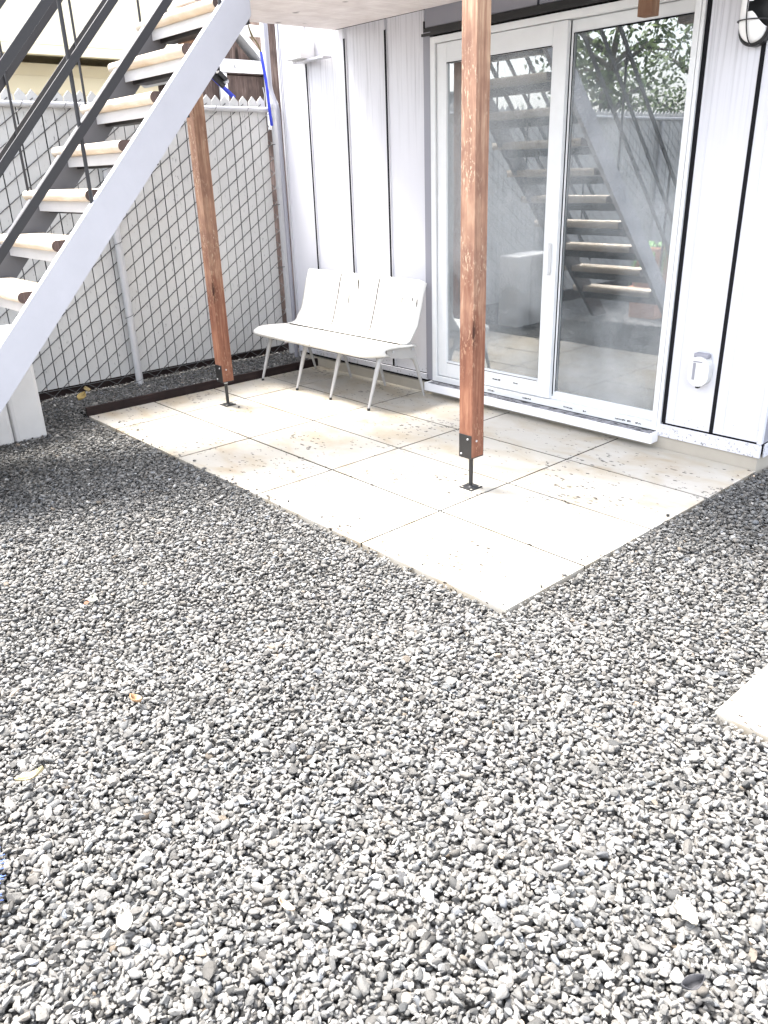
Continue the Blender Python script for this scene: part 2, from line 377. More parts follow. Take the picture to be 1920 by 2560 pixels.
def build_gravel(P, name):
    dist = np.linalg.norm(P-np.array(CAM), axis=1)
    V = []; F = []; C = []; SMl = []; off = 0
    for hi in (True, False):
        sel = P[(dist < 3.3) if hi else (dist >= 3.3)]
        shapes = hull_shapes(10, hi)
        idx = RS.randint(0, len(shapes), len(sel))
        for k, (bv, bf) in enumerate(shapes):
            S = sel[idx == k]; n = len(S)
            if not n: continue
            L = np.exp(RS.normal(math.log(0.0108), 0.36, n)); L = np.clip(L, 0.005, 0.026)
            asp = RS.uniform(0.42, 0.88, n); fl = RS.uniform(0.28, 0.60, n)
            sc3 = np.stack([L, L*asp, L*fl], 1)
            yaw = RS.uniform(0, 2*math.pi, n); pit = RS.normal(0, 0.28, n); rol = RS.normal(0, 0.28, n)
            cy, sy, cp, sp_, cr, sr = np.cos(yaw), np.sin(yaw), np.cos(pit), np.sin(pit), np.cos(rol), np.sin(rol)
            R = np.empty((n, 3, 3))
            R[:, 0, 0] = cy*cp; R[:, 0, 1] = cy*sp_*sr-sy*cr; R[:, 0, 2] = cy*sp_*cr+sy*sr
            R[:, 1, 0] = sy*cp; R[:, 1, 1] = sy*sp_*sr+cy*cr; R[:, 1, 2] = sy*sp_*cr-cy*sr
            R[:, 2, 0] = -sp_; R[:, 2, 1] = cp*sr; R[:, 2, 2] = cp*cr
            vv = np.einsum('nij,nvj->nvi', R, bv[None]*sc3[:, None, :]) + S[:, None, :]
            V.append(vv.reshape(-1, 3))
            F.append((bf[None] + (off + np.arange(n)*len(bv))[:, None, None]).reshape(-1, 3))
            SMl.append(np.repeat((RS.rand(n) < (0.35 if hi else 1.1)), len(bf)))
            off += n*len(bv)
            g0 = np.clip(RS.normal(0.112, 0.036, n), 0.028, 0.30)
            dk = RS.rand(n) < 0.06; g0[dk] *= 0.45; lt = RS.rand(n) < 0.02; g0[lt] = 0.33
            hue = RS.normal(0, 0.022, n)
            col = np.stack([g0*(1.03+hue), g0*1.0, g0*(0.95-hue), np.ones(n)], 1)
            bl = RS.rand(n) < 0.05; col[bl, 2] *= 1.10; col[bl, 0] *= 0.95
            br = RS.rand(n) < 0.006; col[br] *= np.array([1.05, 0.9, 0.75, 1])
            C.append(np.repeat(col, len(bv), 0))
    SM = np.concatenate(SMl); V = np.concatenate(V); F = np.concatenate(F); C = np.concatenate(C)
    me = bpy.data.meshes.new(name)
    me.vertices.add(len(V)); me.vertices.foreach_set('co', V.astype(np.float32).ravel())
    me.loops.add(len(F)*3); me.loops.foreach_set('vertex_index', F.astype(np.int32).ravel())
    me.polygons.add(len(F)); me.polygons.foreach_set('loop_start', np.arange(0, len(F)*3, 3, dtype=np.int32))
    me.polygons.foreach_set('loop_total', np.full(len(F), 3, dtype=np.int32))
    me.update(); 
    me.polygons.foreach_set('use_smooth', SM)
    ca = me.color_attributes.new('tint', 'FLOAT_COLOR', 'POINT'); ca.data.foreach_set('color', C.astype(np.float32).ravel())
    me.materials.append(M['gravel'])
    o = bpy.data.objects.new(name, me); sc.collection.objects.link(o)
    print('gravel stones', len(P), 'faces', len(F)); return o
gr = build_gravel(gravel_points(), 'gravel')
tag(gr, 'loose grey gravel covering the yard around the paving', 'gravel', kind='stuff')

# coarser gravel sheet for the part of the yard outside the frame (seen in the door glass)
Yg = mat('yard_gravel', (0.3, 0.3, 0.3), 0.85, 0.2); N = NB(Yg)
vo = N.n('ShaderNodeTexVoronoi', Scale=46.0); N.l(N.coord(), vo.inputs['Vector'])
c = N.ramp(vo.outputs['Distance'], [(0.30, (0.38, 0.38, 0.38)), (0.52, (0.03, 0.03, 0.03))])
N.col(c)
bpn = N.n('ShaderNodeBump', Strength=1.0, Distance=0.012); bpn.invert = True
N.l(vo.outputs['Distance'], bpn.inputs['Height']); N.l(bpn.outputs[0], N.b.inputs['Normal'])
mb = MB(); mb.add([(-60, -60, -0.042), (60, -60, -0.042), (60, 60, -0.042), (-60, 60, -0.042)], [(0, 1, 2, 3)])
yg = mb.build('yard', Yg); tag(yg, kind='structure')

# stepping slab at the right edge
mb = MB(); mb.box(0.905, 1.65, -0.02, 0.75, -0.044, 0.006)
sl = mb.build('paving_slab', M['travertine'], bevel=0.003)
tag(sl, 'separate pale paving slab lying in the gravel at the right edge', 'paving slab')

# edging board
mb = MB(); mb.box(XL-0.026, XL-0.003, 0.0, 2.30, -0.04, 0.067)
eb = mb.build('edging_board', M['edging'], bevel=0.002)
tag(eb, 'long dark brown timber edging board between patio and fence gravel', 'edging')

# ---------------------------------------------------------------- house
H = empty('house', (0, 0, 0), 'white metal clad house wall with wide glass sliding door', 'house')
def hp(mb, name, mt, bevel=0, parent=H, label=None):
    o = mb.build(name, mt, parent, bevel)
    if label: o['label'] = label
    return o
XE = -4.44
DL, DR = -2.635, -0.655
# backing wall with an opening for the door
mb = MB()
mb.box(XE, DL, W+0.02, W+0.16, 0.0, 5.2); mb.box(DR+.0, -0.02, W+0.02, W+0.16, 0.0, 5.2)
mb.box(DL, DR, W+0.02, W+0.16, 2.50, 5.2); mb.box(DL, DR, W+0.02, W+0.16, 0, 0.09)
hp(mb, 'wall', M['gap'])
# siding sheets, each with dark open joint beside it, and a raised lip at the seam
seams = [(XE+0.02, -4.075), (-4.055, -3.58), (-3.56, -3.115), (-3.095, -2.715)]
for a, b in seams:
    mb = MB(); mb.box(a, b, W, W+0.019, 0.155, 2.668); mb.box(a+0.001, a+0.009, W-0.008, W-0.0003, 0.155, 2.668)
    if a < -4.3: mb.box(a, b, W, W+0.019, 2.669, 5.2)
    elif a < -4.0: mb.box(a, -3.70, W, W+0.019, 2.669, 5.2)
    hp(mb, 'siding_panel', M['siding'], 0.0015)
for a, b in [(-0.612, -0.318), (-0.296, -0.03)]:
    mb = MB(); mb.box(a, b, W, W+0.019, 0.166, 5.2)
    mb.box(a+.055, a+.062, W-.003, W-.0002, .166, 5.2)
    hp(mb, 'siding_panel', M['siding'], 0.0015)
xa = -2.712
for k in range(5):
    xb = xa+0.49; mb = MB(); mb.box(xa+.009, min(xb, -0.63)-.009, W, W+0.019, 2.56, 5.2)
    hp(mb, 'upper_panel', M['grey_trim'], 0.0015); xa = xb  # white siding greyed here, the shade above the door put into the colour
mb = MB()
for a, b, z in ((-4.078, -4.053, .157), (-3.583, -3.558, .157), (-3.118, -3.093, .157), (-2.714, -2.706, .157)):
    mb = MB(); mb.box(a, b, W-.006, W+.0195, z, 2.60 if a > -4 else 2.48); hp(mb, 'seam_strip', M['gap'])
for a, b in ((-0.631, -0.606), (-0.318, -0.296)):
    mb = MB(); mb.box(a, b, W-.004, W+.0195, .166, 5.19); hp(mb, 'seam_strip', M['gap'])
# corner post, corner return wall
mb = MB(); mb.box(XE-.01, XE+0.012, W-0.012, W+4.0, 0.0, 5.2); hp(mb, 'corner_trim', M['siding'], 0.002)
mb = MB(); mb.box(-0.026, 0.0, W-0.012, W+0.02, 0.16, 5.2); hp(mb, 'corner_trim', M['siding'], 0.002)
mb = MB(); mb.box(-0.022, -0.002, W+0.024, W+4.0, 0.16, 5.2)
for k in range(7): mb.box(-0.001, 0.012, W+.35+k*.5, W+.37+k*.5, .16, 5.2)
hp(mb, 'side_wall', M['grey_trim'], 0)
# base flashing and footing
mb = MB(); mb.box(-0.655, 0.003, W-0.016, W-0.0005, 0.080, 0.150); mb.box(-0.655, 0.003, W-0.018, W-0.006, 0.150, 0.158)
mb.box(0.004, 0.014, W+.02, W+4.0, 0.08, .158)
hp(mb, 'base_flashing', M['siding'], 0.0015)
mb = MB(); mb.box(XE, DL-0.06, W-0.016, W-0.0005, 0.105, 0.15)
hp(mb, 'base_flashing', M['siding'], 0.0015)
mb = MB(); mb.box(XE, -0.010, W-0.006, W+4, -0.2, 0.078)
hp(mb, 'footing', M['concrete'], 0.002)
# grey reveal left of the door, header flashing above
mb = MB(); mb.box(-2.705, DL-0.004, W-0.016, W+0.018, 0.11, 2.53); hp(mb, 'door_casing', M['grey_trim'], 0.002)
mb = MB(); mb.box(-2.71, -0.60, W-0.030, W-0.0008, 2.505, 2.522); mb.box(-2.71, -0.60, W-0.010, W+.018, 2.524, 2.556)
hp(mb, 'header_flashing', M['black'], 0.001)

# sliding door
D = empty('sliding_door', (0, 0, 0), None, None); D.parent = H
for k in ('label', 'category'):
    if k in D.keys(): del D[k]
fr = MB()
y0, y1 = W-0.02, W+0.07
fr.box(DL, DL+0.045, y0, y1, 0.11, 2.495); fr.box(DR-0.035, DR, y0, y1, 0.11, 2.495)
fr.box(DL+0.045, DR-0.035, y0, y1, 2.455, 2.495); fr.box(DL+0.045, DR-0.035, y0, y1, 0.11, 0.155)
fr.box(DL+0.045, DR-0.035, W+0.02, y1, 0.156, 0.175)
D_frame = hp(fr, 'door_frame', M['frame'], 0.003, D)
sa = MB(); a, b = -2.585, -1.50; z0, z1 = 0.16, 2.452
sa.box(a, a+0.09, W-0.005, W+0.03, z0, z1); sa.box(b-0.105, b, W-0.005, W+0.03, z0, z1)
sa.box(a+0.09, b-0.105, W-0.005, W+0.03, z1-0.125, z1); sa.box(a+0.09, b-0.105, W-0.005, W+0.03, z0, z0+0.115)
sa.box(a+0.09, b-0.105, W+0.004, W+0.012, z0+0.116, z0+0.124)
hp(sa, 'sliding_sash', M['frame'], 0.004, D)
mb = MB(); mb.box(a+0.085, b-0.10, W+0.014, W+0.018, z0+0.11, z1-0.12); hp(mb, 'glass_pane', M['glass'], 0, D)
sb = MB(); a, b = -1.498, -0.692
sb.box(a, a+0.018, W+0.034, W+0.062, 0.16, 2.452); sb.box(b-0.02, b, W+0.034, W+0.062, 0.16, 2.452)
sb.box(a+0.018, b-0.02, W+0.034, W+0.062, 2.385, 2.452); sb.box(a+0.018, b-0.02, W+0.034, W+0.062, 0.16, 0.21)
hp(sb, 'fixed_sash', M['frame'], 0.003, D)
mb = MB(); mb.box(a+0.014, b-0.016, W+0.044, W+0.048, 0.205, 2.39); hp(mb, 'glass_pane', M['glass'], 0, D)
# seal strips (thin black gaskets)
mb = MB(); mb.box(-1.479, -1.474, W+.030, W+.0335, .21, 2.385); mb.box(-1.479, -.715, W+.030, W+.0335, 2.380, 2.385); mb.box(-2.49, -1.61, W-.0065, W-.0053, 2.325, 2.331)
mb.box(-2.49, -1.61, W-.0065, W-.0053, .268, .272)
mb.build_each('gasket', M['gap'], D)
# faint printed marks on the bottom rails
mb = MB()
def scribble(x, z, y, n, h=0.011):
    r = random.Random(int(x*1000))
    for k in range(n):
        xx = x + k*0.0085
        mb.box(xx, xx+0.0035, y-0.0006, y, z+r.uniform(-.001, .001), z+h*r.uniform(.5, 1))
        mb.box(xx, xx+0.0075, y-0.0006, y-.0001, z+r.choice((0, h*.45, h*.8)), z+r.choice((0, h*.45, h*.8))+0.0025)
for x, n in ((-2.30, 8), (-2.02, 9), (-1.82, 5)):
    mb = MB(); scribble(x, 0.215, W-0.0055, n); hp(mb, 'printed_mark', M['black'], 0, D)
for x, n in ((-2.05, 8), (-1.72, 9), (-1.36, 9), (-1.20, 3), (-0.95, 9), (-0.86, 3), (-0.80, 5)):
    mb = MB(); scribble(x, 0.127, W-0.0205, n); hp(mb, 'printed_mark', M['black'], 0, D)
mb = MB(); mb.box(-1.555, -1.535, W-0.045, W-0.0055, 1.00, 1.20); hp(mb, 'door_handle', M['white'], 0.006, D)
# sill
mb = MB(); mb.box(-2.66, -0.640, W-0.090, W-0.008, 0.040, 0.103); hp(mb, 'door_sill', M['sill'], 0.003)
mb = MB(); mb.box(-2.62, -0.66, W-0.082, W-0.0225, 0.1035, 0.107); hp(mb, 'sill_ledge', M['ledge'], 0)
mb = MB(); mb.box(-0.652, -0.632, W-0.020, W+0.018, 0.104, 2.50); hp(mb, 'door_casing', M['frame'], 0.002)
# room behind the glass
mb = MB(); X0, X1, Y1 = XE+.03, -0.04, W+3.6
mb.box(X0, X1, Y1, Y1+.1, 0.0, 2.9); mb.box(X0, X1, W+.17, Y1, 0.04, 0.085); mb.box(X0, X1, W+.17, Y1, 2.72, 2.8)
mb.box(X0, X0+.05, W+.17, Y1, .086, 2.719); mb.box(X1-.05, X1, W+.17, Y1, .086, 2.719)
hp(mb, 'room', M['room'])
mb = MB(); mb.box(XE, 0, W-.0, W+4.0, 5.2, 5.3); hp(mb, 'roof', M['grey_trim'])

# ---------------------------------------------------------------- things on the wall
# caged bulkhead lamp
L = empty('wall_lamp', (-0.345, W, 2.33), 'oval bulkhead wall lamp in a dark wire cage above the outlet', 'wall lamp')
def oval(cx, cz, rx, rz, n=28):
    # stadium shape
    pts = []; s = rz-rx
    for k in range(n+1):
        t = math.pi*k/n; pts.append((cx+rx*math.cos(t), cz+s+rx*math.sin(t)))
    for k in range(n+1):
        t = math.pi+math.pi*k/n; pts.append((cx+rx*math.cos(t), cz-s+rx*math.sin(t)))
    return pts
cx, cz = -0.345, 2.345
mb = MB(); mb.prism(oval(cx, cz, 0.078, 0.165), 'y', W-0.05, W-0.002); mb.build('back_plate', M['black'], L, 0.006)
mb = MB(); rings = []
for k in range(9):
    t = k/8*math.pi/2; sx = 0.064*math.cos(t)**0.7 if k < 8 else 0.001; yy = W-0.05-0.085*math.sin(t)
    rings.append([Vector((p[0], yy, p[1])) for p in oval(cx, cz, sx, sx+0.085*max(math.cos(t), 0.25), 16)])
mb.sheet(rings); mb.build('lamp_glass', mat('lamp_glass', (0.8, 0.8, 0.8), 0.15), L)
mb = MB()
def cage_y(t): return W-0.052-0.095*math.sin(t)
for dz in (-0.055, 0.055):
    mb.tube([(cx+0.074*math.cos(t), cage_y(t), cz+dz) for t in np.linspace(0, math.pi, 14)], 0.0034, 6)
for dx in (-0.0, ):
    mb.tube([(cx+dx, cage_y(t), cz+0.158*math.cos(t)) for t in np.linspace(0, math.pi, 20)], 0.0034, 6)
mb.tube([(p[0], W-.054, p[1]) for p in oval(cx, cz, .072, .158, 12)], 0.004, 6)
mb.build('wire_cage', M['rail'], L)
# weatherproof outlet cover
O = empty('outlet_box', (-0.41, W, 0.54), 'small white weatherproof outlet box low on the wall', 'outlet box')
mb = MB(); cx, cz = -0.408, 0.535
prof = oval(cx, cz-0.005, 0.064, 0.088, 10)
mb.prism(prof, 'y', W-0.055, W-0.001); mb.build('cover', M['white'], O, 0.012)
mb = MB(); mb.box(cx-0.045, cx+0.045, W-0.045, W-0.001, cz+0.070, cz+0.100); mb.build('hinge', M['grey_trim'], O, 0.01)
mb = MB(); mb.box(cx-0.034, cx-0.018, W-0.0575, W-0.0553, cz-0.055, cz+0.045); mb.box(cx-0.035, cx+0.02, W-0.0575, W-0.0553, cz+0.050, cz+0.056)
mb.build('window_strip', M['grey_trim'], O)
mb = MB(); mb.box(cx-0.010, cx+0.010, W-0.05, W-0.02, cz-0.105, cz-0.088); mb.build('latch', M['black'], O, 0.003)
# conduit with an offset bend at the far corner
mb = MB(); mb.tube([(-4.56, W-0.03, 3.2), (-4.56, W-0.03, 2.36), (-4.545, W-.03, 2.31), (-4.465, W-0.045, 2.20), (-4.45, W-0.045, 2.15), (-4.445, W-0.045, 0.02)], 0.019, 10)
cdt = mb.build('downpipe', M['grey_trim'])
tag(cdt, 'thin pale pipe with an offset bend at the far wall corner', 'pipe')
# white box under the deck corner
B_ = empty('junction_box', (-4.1, W, 2.6), 'white boxed bracket under the deck against the wall', 'box')
mb = MB(); mb.box(-4.13, -3.93, W-0.16, W-0.016, 2.50, 2.665); mb.build('cover', M['white'], B_, 0.004)
mb = MB(); mb.box(-4.16, -3.72, W-0.10, W-0.015, 2.485, 2.4985); mb.build('flange', M['siding'], B_, 0.002)

# ---------------------------------------------------------------- wood posts
def deck_post(x, y, ztop, label):
    R = empty('deck_post', (x, y, 0), label, 'post', 'posts carrying the deck')
    h = 0.0475
    mb = MB(); mb.box(x-h, x+h, y-h, y+h, 0.197, ztop); mb.build('timber', M['post'], R, 0.003)
    mb = MB(); t = 0.0032
    mb.box(x-h+.002, x+h-.002, y-h-t, y-h-.0003, 0.197, 0.325); mb.box(x-h+.002, x+h-.002, y+h+.0003, y+h+t, 0.197, 0.325)
    mb.box(x-h+.002, x+h-.002, y-h-t, y+h+t, 0.190, 0.1965); mb.build('bracket', M['black'], R, 0.0008)
    mb = MB()
    for bx, bz in ((x-h+.02, .212), (x+h-.028, .303)):
        mb.tube([(bx, y-h-t-.004, bz), (bx, y-h-t, bz)], 0.0058, 8)
    mb.tube([(x+h, y-.012, .29), (x+h+.004, y-.012, .29)], .006, 8)
    mb.build_each('bolt', M['galv'], R)
    mb = MB(); mb.tube([(x, y, 0.006), (x, y, 0.180)], 0.0125, 14); mb.tube([(x, y, .006), (x, y, .014)], [.020, .0126], 14); mb.build('rod', M['black'], R)
    mb = MB(); mb.tube([(x, y, 0.174), (x, y, 0.1895)], 0.0165, 6, False); mb.build('nut', M['white'], R)
    bp = MB(); bp.box(x-.0475, x+.0475, y-.0475, y+.0475, 0.0015, 0.0065); bpo = bp.build('base_plate', M['black'], R, 0.001)
    mb = MB()
    for sx in (-1, 1):
        for sy in (-1, 1):
            mb.tube([(x+sx*.034, y+sy*.034, .0066), (x+sx*.034, y+sy*.034, .0072)], .0065, 10)
    mb.build_each('bolt_hole', M['travertine'], bpo)
    return R
deck_post(-1.03, 0.92, 2.70, 'reddish timber post on black bracket in front of the glass door')
deck_post(-3.62, 0.92, 2.665, 'reddish timber post near the fence, half hidden by the stair beam')

# hanging post stub
S_ = empty('timber_block', (-0.877, 2.09, 2.37), 'short timber block hanging under the deck above the door head', 'timber block')
mb = MB(); mb.box(-0.918, -0.834, 2.052, 2.125, 2.372, 2.664); mb.build('timber', M['stub'], S_, 0.003)

# ---------------------------------------------------------------- deck above
Dk = empty('deck', (-1.9, 1.5, 2.67), 'timber deck overhead seen from below against the wall', 'deck')
DX0 = -3.68; DX1 = 0.15
for k in range(5):
    mb = MB(); y = 0.96 + k*0.0
x = DX0
mb = MB()
n = 0
while x < DX1-0.02:
    mb.box(x, x+0.135, 0.88, W-0.015, 2.81, 2.835); x += 0.142
mb.build('deck_boards', M['deck'], Dk)
x = DX0
while x < DX1:
    mb = MB(); mb.box(x, x+0.04, 0.975, W-0.06, 2.690, 2.809); mb.build('joist', M['deck'], Dk, 0.002); x += 0.405
mb = MB(); mb.box(DX0, DX1, 0.875, 0.965, 2.705, 2.809); mb.build('beam', M['deck'], Dk, 0.002)
mb = MB(); mb.box(DX0, DX1, W-0.055, W-0.016, 2.690, 2.809); mb.build('ledger', M['deck'], Dk, 0.002)
mb = MB(); mb.add([(DX0, .88, 2.845), (DX1, .88, 2.845), (DX1, W-.02, 2.845), (DX0, W-.02, 2.845)], [(0, 1, 2, 3)]); 
# soffit sheet under the joists, pale pinkish board
mb = MB()
xx = DX0
while xx < DX1-.05:
    mb.box(xx, min(xx+0.40, DX1)-0.006, 0.97, W-0.016, 2.668, 2.688); xx += 0.40
mb.build('soffit', M['deck'], Dk, 0.001)

# ---------------------------------------------------------------- staircase
Stc = empty('staircase', (-3.25, -1.4, 0), 'open steel staircase with timber treads rising toward the deck', 'staircase')
XS = -2.75
def zt(y): return 1.86+1.074*y
def zb(y): return 1.60+1.082*y
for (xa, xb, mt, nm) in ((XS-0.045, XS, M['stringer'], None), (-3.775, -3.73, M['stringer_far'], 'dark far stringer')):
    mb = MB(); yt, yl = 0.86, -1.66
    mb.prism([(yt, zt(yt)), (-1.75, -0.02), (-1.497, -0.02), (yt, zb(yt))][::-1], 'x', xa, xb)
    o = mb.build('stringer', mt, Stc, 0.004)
    if nm: o['label'] = nm
    # rolled lips of the channel
    mb = MB(); s = -1 if xa < -3 else 1
    k = 1.074; u = Vector((0, 1, k)).normalized(); nrm = Vector((0, -k, 1)).normalized()
for k in range(11):
    y = 0.679 - 0.2375*k; z = 2.57 - 0.2517*k
    if z < 0.2 or k > 9: continue
    # bullnosed tread
    th = 0.062; prof = []
    for q in range(9):
        t = math.pi/2 + math.pi*q/8; prof.append((y+0.031+0.031*math.cos(t), z+th/2+0.031*math.sin(t)))
    prof += [(y+0.25, z), (y+0.25, z+th)]
    tr_ = MB(); tr_.prism(prof, 'x', -3.86, -2.868, True, caps=False)
    tb = tr_.build('tread', M['tread'], Stc); 
    n_ = len(prof)
    mb = MB(); mb.add([(-2.866, p[0], p[1]) for p in prof], [tuple(range(n_))])
    e = mb.build('tread_end', M['treadend'], Stc, 0, 0.003); e['label'] = 'dark end grain of a tread'
    mb = MB(); mb.box(-3.728, XS-.047, y+0.045, y+0.052, z-0.062, z-0.001); mb.box(-3.728, XS-.047, y+0.053, y+0.09, z-.008, z-.001)
    mb.build('tread_support', M['galv'], Stc, 0.001)
    mb = MB(); mb.box(-3.728, XS-.047, y+0.10, y+0.20, z-0.075, z-0.012); mb.build('cross_bar', M['rail'], Stc, 0.002)
# railings: two runs, each three sloping rails and balusters
for side, xr in ((0, XS-0.012), (1, -3.82)):
    for off, hw, tk in ((0.35, 0.022, 0.010), (0.665, 0.020, 0.010), (1.012, 0.022, 0.012)):
        mb = MB(); u0, u1 = -1.46, 1.0
        mb.prism([(u0, zt(u0)+off-hw*1.47), (u1, zt(u1)+off-hw*1.47), (u1, zt(u1)+off+hw*1.47), (u0, zt(u0)+off+hw*1.47)], 'x', xr-tk/2, xr+tk/2)
        mb.build('handrail' if off > 1 else 'rail', M['rail'], Stc, 0.003)
    for yb in ((-1.22, -0.277, 0.67) if side == 0 else (-1.2, -0.725, -0.25, 0.225, 0.69)):
        mb = MB(); z0 = zt(yb)-(.02 if side == 0 else .06)
        mb.tube([(xr-.014 if side == 0 else xr+.02, yb, z0), (xr-.014 if side == 0 else xr+.02, yb, zt(yb)+1.0)], 0.0085 if side else 0.0115, 8)
        mb.build('baluster', M['rail'], Stc)

# concrete block beyond the stair foot
mb = MB(); mb.box(-4.25, -3.952, -1.0, -0.617, -0.04, 0.76); mb.box(-4.25, -3.958, -0.611, -0.385, -0.04, 0.755)
bo = mb.build('concrete_block', M['block'], None, 0.03)
tag(bo, 'tall white concrete block behind the stair beam by the fence', 'concrete block')

# ---------------------------------------------------------------- chain link fence
FX = -4.72
F_ = empty('chain_link_fence', (FX, 0, 0), 'chain link fence with pale privacy slats along the yard', 'fence')
PW = 0.09; ZB, ZT = 0.065, 2.245; FY0, FY1 = -7.0, 2.26
ncol = int((FY1-FY0)/PW)
mb = MB()
for k in range(ncol):
    y = FY1 - k*PW - PW/2; wd = 0.041; r = RS.uniform(-.003, .003); zt_ = 2.25+RS.uniform(-.004, .004)
    x = FX + RS.uniform(-.002, .002)
    pr = [(y-wd, 0.125), (y+wd, 0.125), (y+wd+r, zt_), (y+r, zt_+0.042), (y-wd+r, zt_)]
    mb.prism(pr, 'x', x-.003, x+.003)
mb.build('privacy_slats', M['slat'], F_)
mb = MB(); hs = 0.062
for k in range(ncol+1):
    yc = FY1 - k*PW; z = ZB; s = 1 if k % 2 else -1; pts = []
    near = yc > -1.6
    if not near and k % 1: continue
    while z < ZT+0.02:
        pts.append((FX+0.0075, yc - s*PW/2*1.0, z)); z += hs/1.0; s = -s
    # '/' strokes run in front of the slats, '\' strokes behind them
    full = []
    for a, b in zip(pts, pts[1:]):
        front = b[1] > a[1]      # rising toward the camera side
        xo = FX+0.0085 if front else FX-0.0085
        mb.tube([(FX, a[1], a[2]), (xo, a[1]*.93+b[1]*.07, a[2]*.93+b[2]*.07), (xo, a[1]*.07+b[1]*.93, a[2]*.07+b[2]*.93), (FX, b[1], b[2])], 0.0034 if near else .0028, 4, False, False)
mb.build('chain_mesh', M['wire'], F_)
mb = MB(); mb.tube([(FX+0.028, FY0, 2.197), (FX+0.028, FY1, 2.190)], 0.021, 12); mb.build('top_rail', M['galv'], F_)
mb = MB(); mb.tube([(FX+0.014, FY0, 0.118), (FX+0.014, -2, .118), (FX+0.014, 0.68, 0.112), (FX+0.014, FY1, 0.125)], 0.0032, 6); mb.build('tension_wire', M['wire'], F_)
for y, top in ((0.685, 2.16), (-1.75, 2.16), (-4.2, 2.16), (-6.6, 2.16)):
    mb = MB(); mb.tube([(FX+0.062, y, -0.02), (FX+0.055, y, top)], 0.030, 16); mb.build('line_post', M['galv'], F_)
mb = MB(); ye = 2.31; xe = -4.655
mb.tube([(xe, ye, -0.02), (xe, ye, 2.20)], 0.036, 18); mb.tube([(xe, ye, 2.20), (xe, ye, 2.235), (xe, ye, 2.262), (xe, ye, 2.274)], [.040, .040, .030, .006], 18)
for z in (2.12, 1.55, 1.0, 0.45): mb.tube([(xe, ye, z), (xe, ye, z+.02)], .0405, 18)
mb.build('end_post', M['galv'], F_)
mb = MB()
for k in range(14):
    y = 2.05-k*0.32
    mb.tube([(FX+.028+.0225*math.cos(t), y+.012*t, 2.194+.0225*math.sin(t)) for t in np.linspace(-2.6, 1.6, 8)], .0022, 5)
for z in (.08, .62, 1.2, 1.75):
    mb.tube([(FX+.058+.0325*math.cos(t), .685+.033*math.sin(t), z+.01*t) for t in np.linspace(-2.2, 2.2, 10)], .0026, 5)
for z in (.3, .85, 1.4, 1.9):
    mb.tube([(xe-.05, ye-.07, z), (xe-.01, ye-.045, z+.01), (xe+.02, ye-.03, z+.012)], .004, 5)
mb.build_each('wire_tie', M['wire'], F_)

mb = MB(); mb.box(FX-.045, FX-.040, FY0, FY1+.02, 0.13, 2.20); mb.build('gap_shade_sheet', M['rail'], F_)  # added dark sheet that makes the gaps between slats read as shade
# low dark board under the fence
mb = MB(); mb.box(FX-.10, FX-.06, -6, 2.9, -0.04, 0.115)
kb = mb.build('kickboard', M['edging']); tag(kb, 'low dark board behind the bottom of the chain link fence', 'board')

# ---------------------------------------------------------------- ratchet straps and string
def ribbon(mb, pts, wv, wd):
    g = [[Vector(p)-Vector(wv)*wd/2, Vector(p)+Vector(wv)*wd/2] for p in pts]; mb.sheet(g)
R1 = empty('ratchet_strap', (-4.62, 2.1, 2.3), 'blue webbing strap hanging down beside the fence end post', 'strap')
mb = MB(); ribbon(mb, [(-4.66, 2.22, 2.63), (-4.655, 2.235, 2.50), (-4.65, 2.25, 2.36), (-4.65, 2.255, 2.20), (-4.64, 2.26, 2.06)], (0.25, 0.95, 0), 0.026); mb.build('webbing', M['blue'], R1, 0, 0.003)
mb = MB(); mb.tube([(-4.66, 2.10, 2.86), (-4.66, 2.13, 2.78), (-4.665, 2.16, 2.73), (-4.66, 2.20, 2.68), (-4.66, 2.22, 2.63)], 0.006, 6); mb.tube([(-4.66, 2.10, 2.92), (-4.662, 2.12, 2.80), (-4.66, 2.15, 2.70)], .004, 6)
mb.build('cord', M['string'], R1)
mb = MB(); mb.tube([(-4.64, 2.20, 2.24), (-4.64, 2.21, 2.30), (-4.65, 2.205, 2.36)], .004, 6); mb.build('hook', M['galv'], R1)
R2 = empty('ratchet_strap', (-4.75, 1.8, 2.4), 'slanting blue strap with black ratchet buckle above the fence', 'strap')
mb = MB(); ribbon(mb, [(-4.80, 1.55, 2.62), (-4.78, 1.75, 2.47), (-4.76, 1.98, 2.28)], (0, 0.6, 0.8), 0.035); mb.build('webbing', M['blue'], R2, 0, 0.003)
rot = Matrix.Rotation(-0.68, 3, 'X')
mb = MB(); mb.box(-4.77, -4.735, 1.73, 1.90, 2.40, 2.44, rot); mb.box(-4.74, -4.70, 1.80, 1.90, 2.42, 2.455, rot); mb.build('buckle', M['black'], R2, 0.004)
mb = MB(); mb.tube([(-4.75, 1.885, 2.40), (-4.70, 1.885, 2.40)], 0.016, 12); mb.build('spindle', M['galv'], R2)

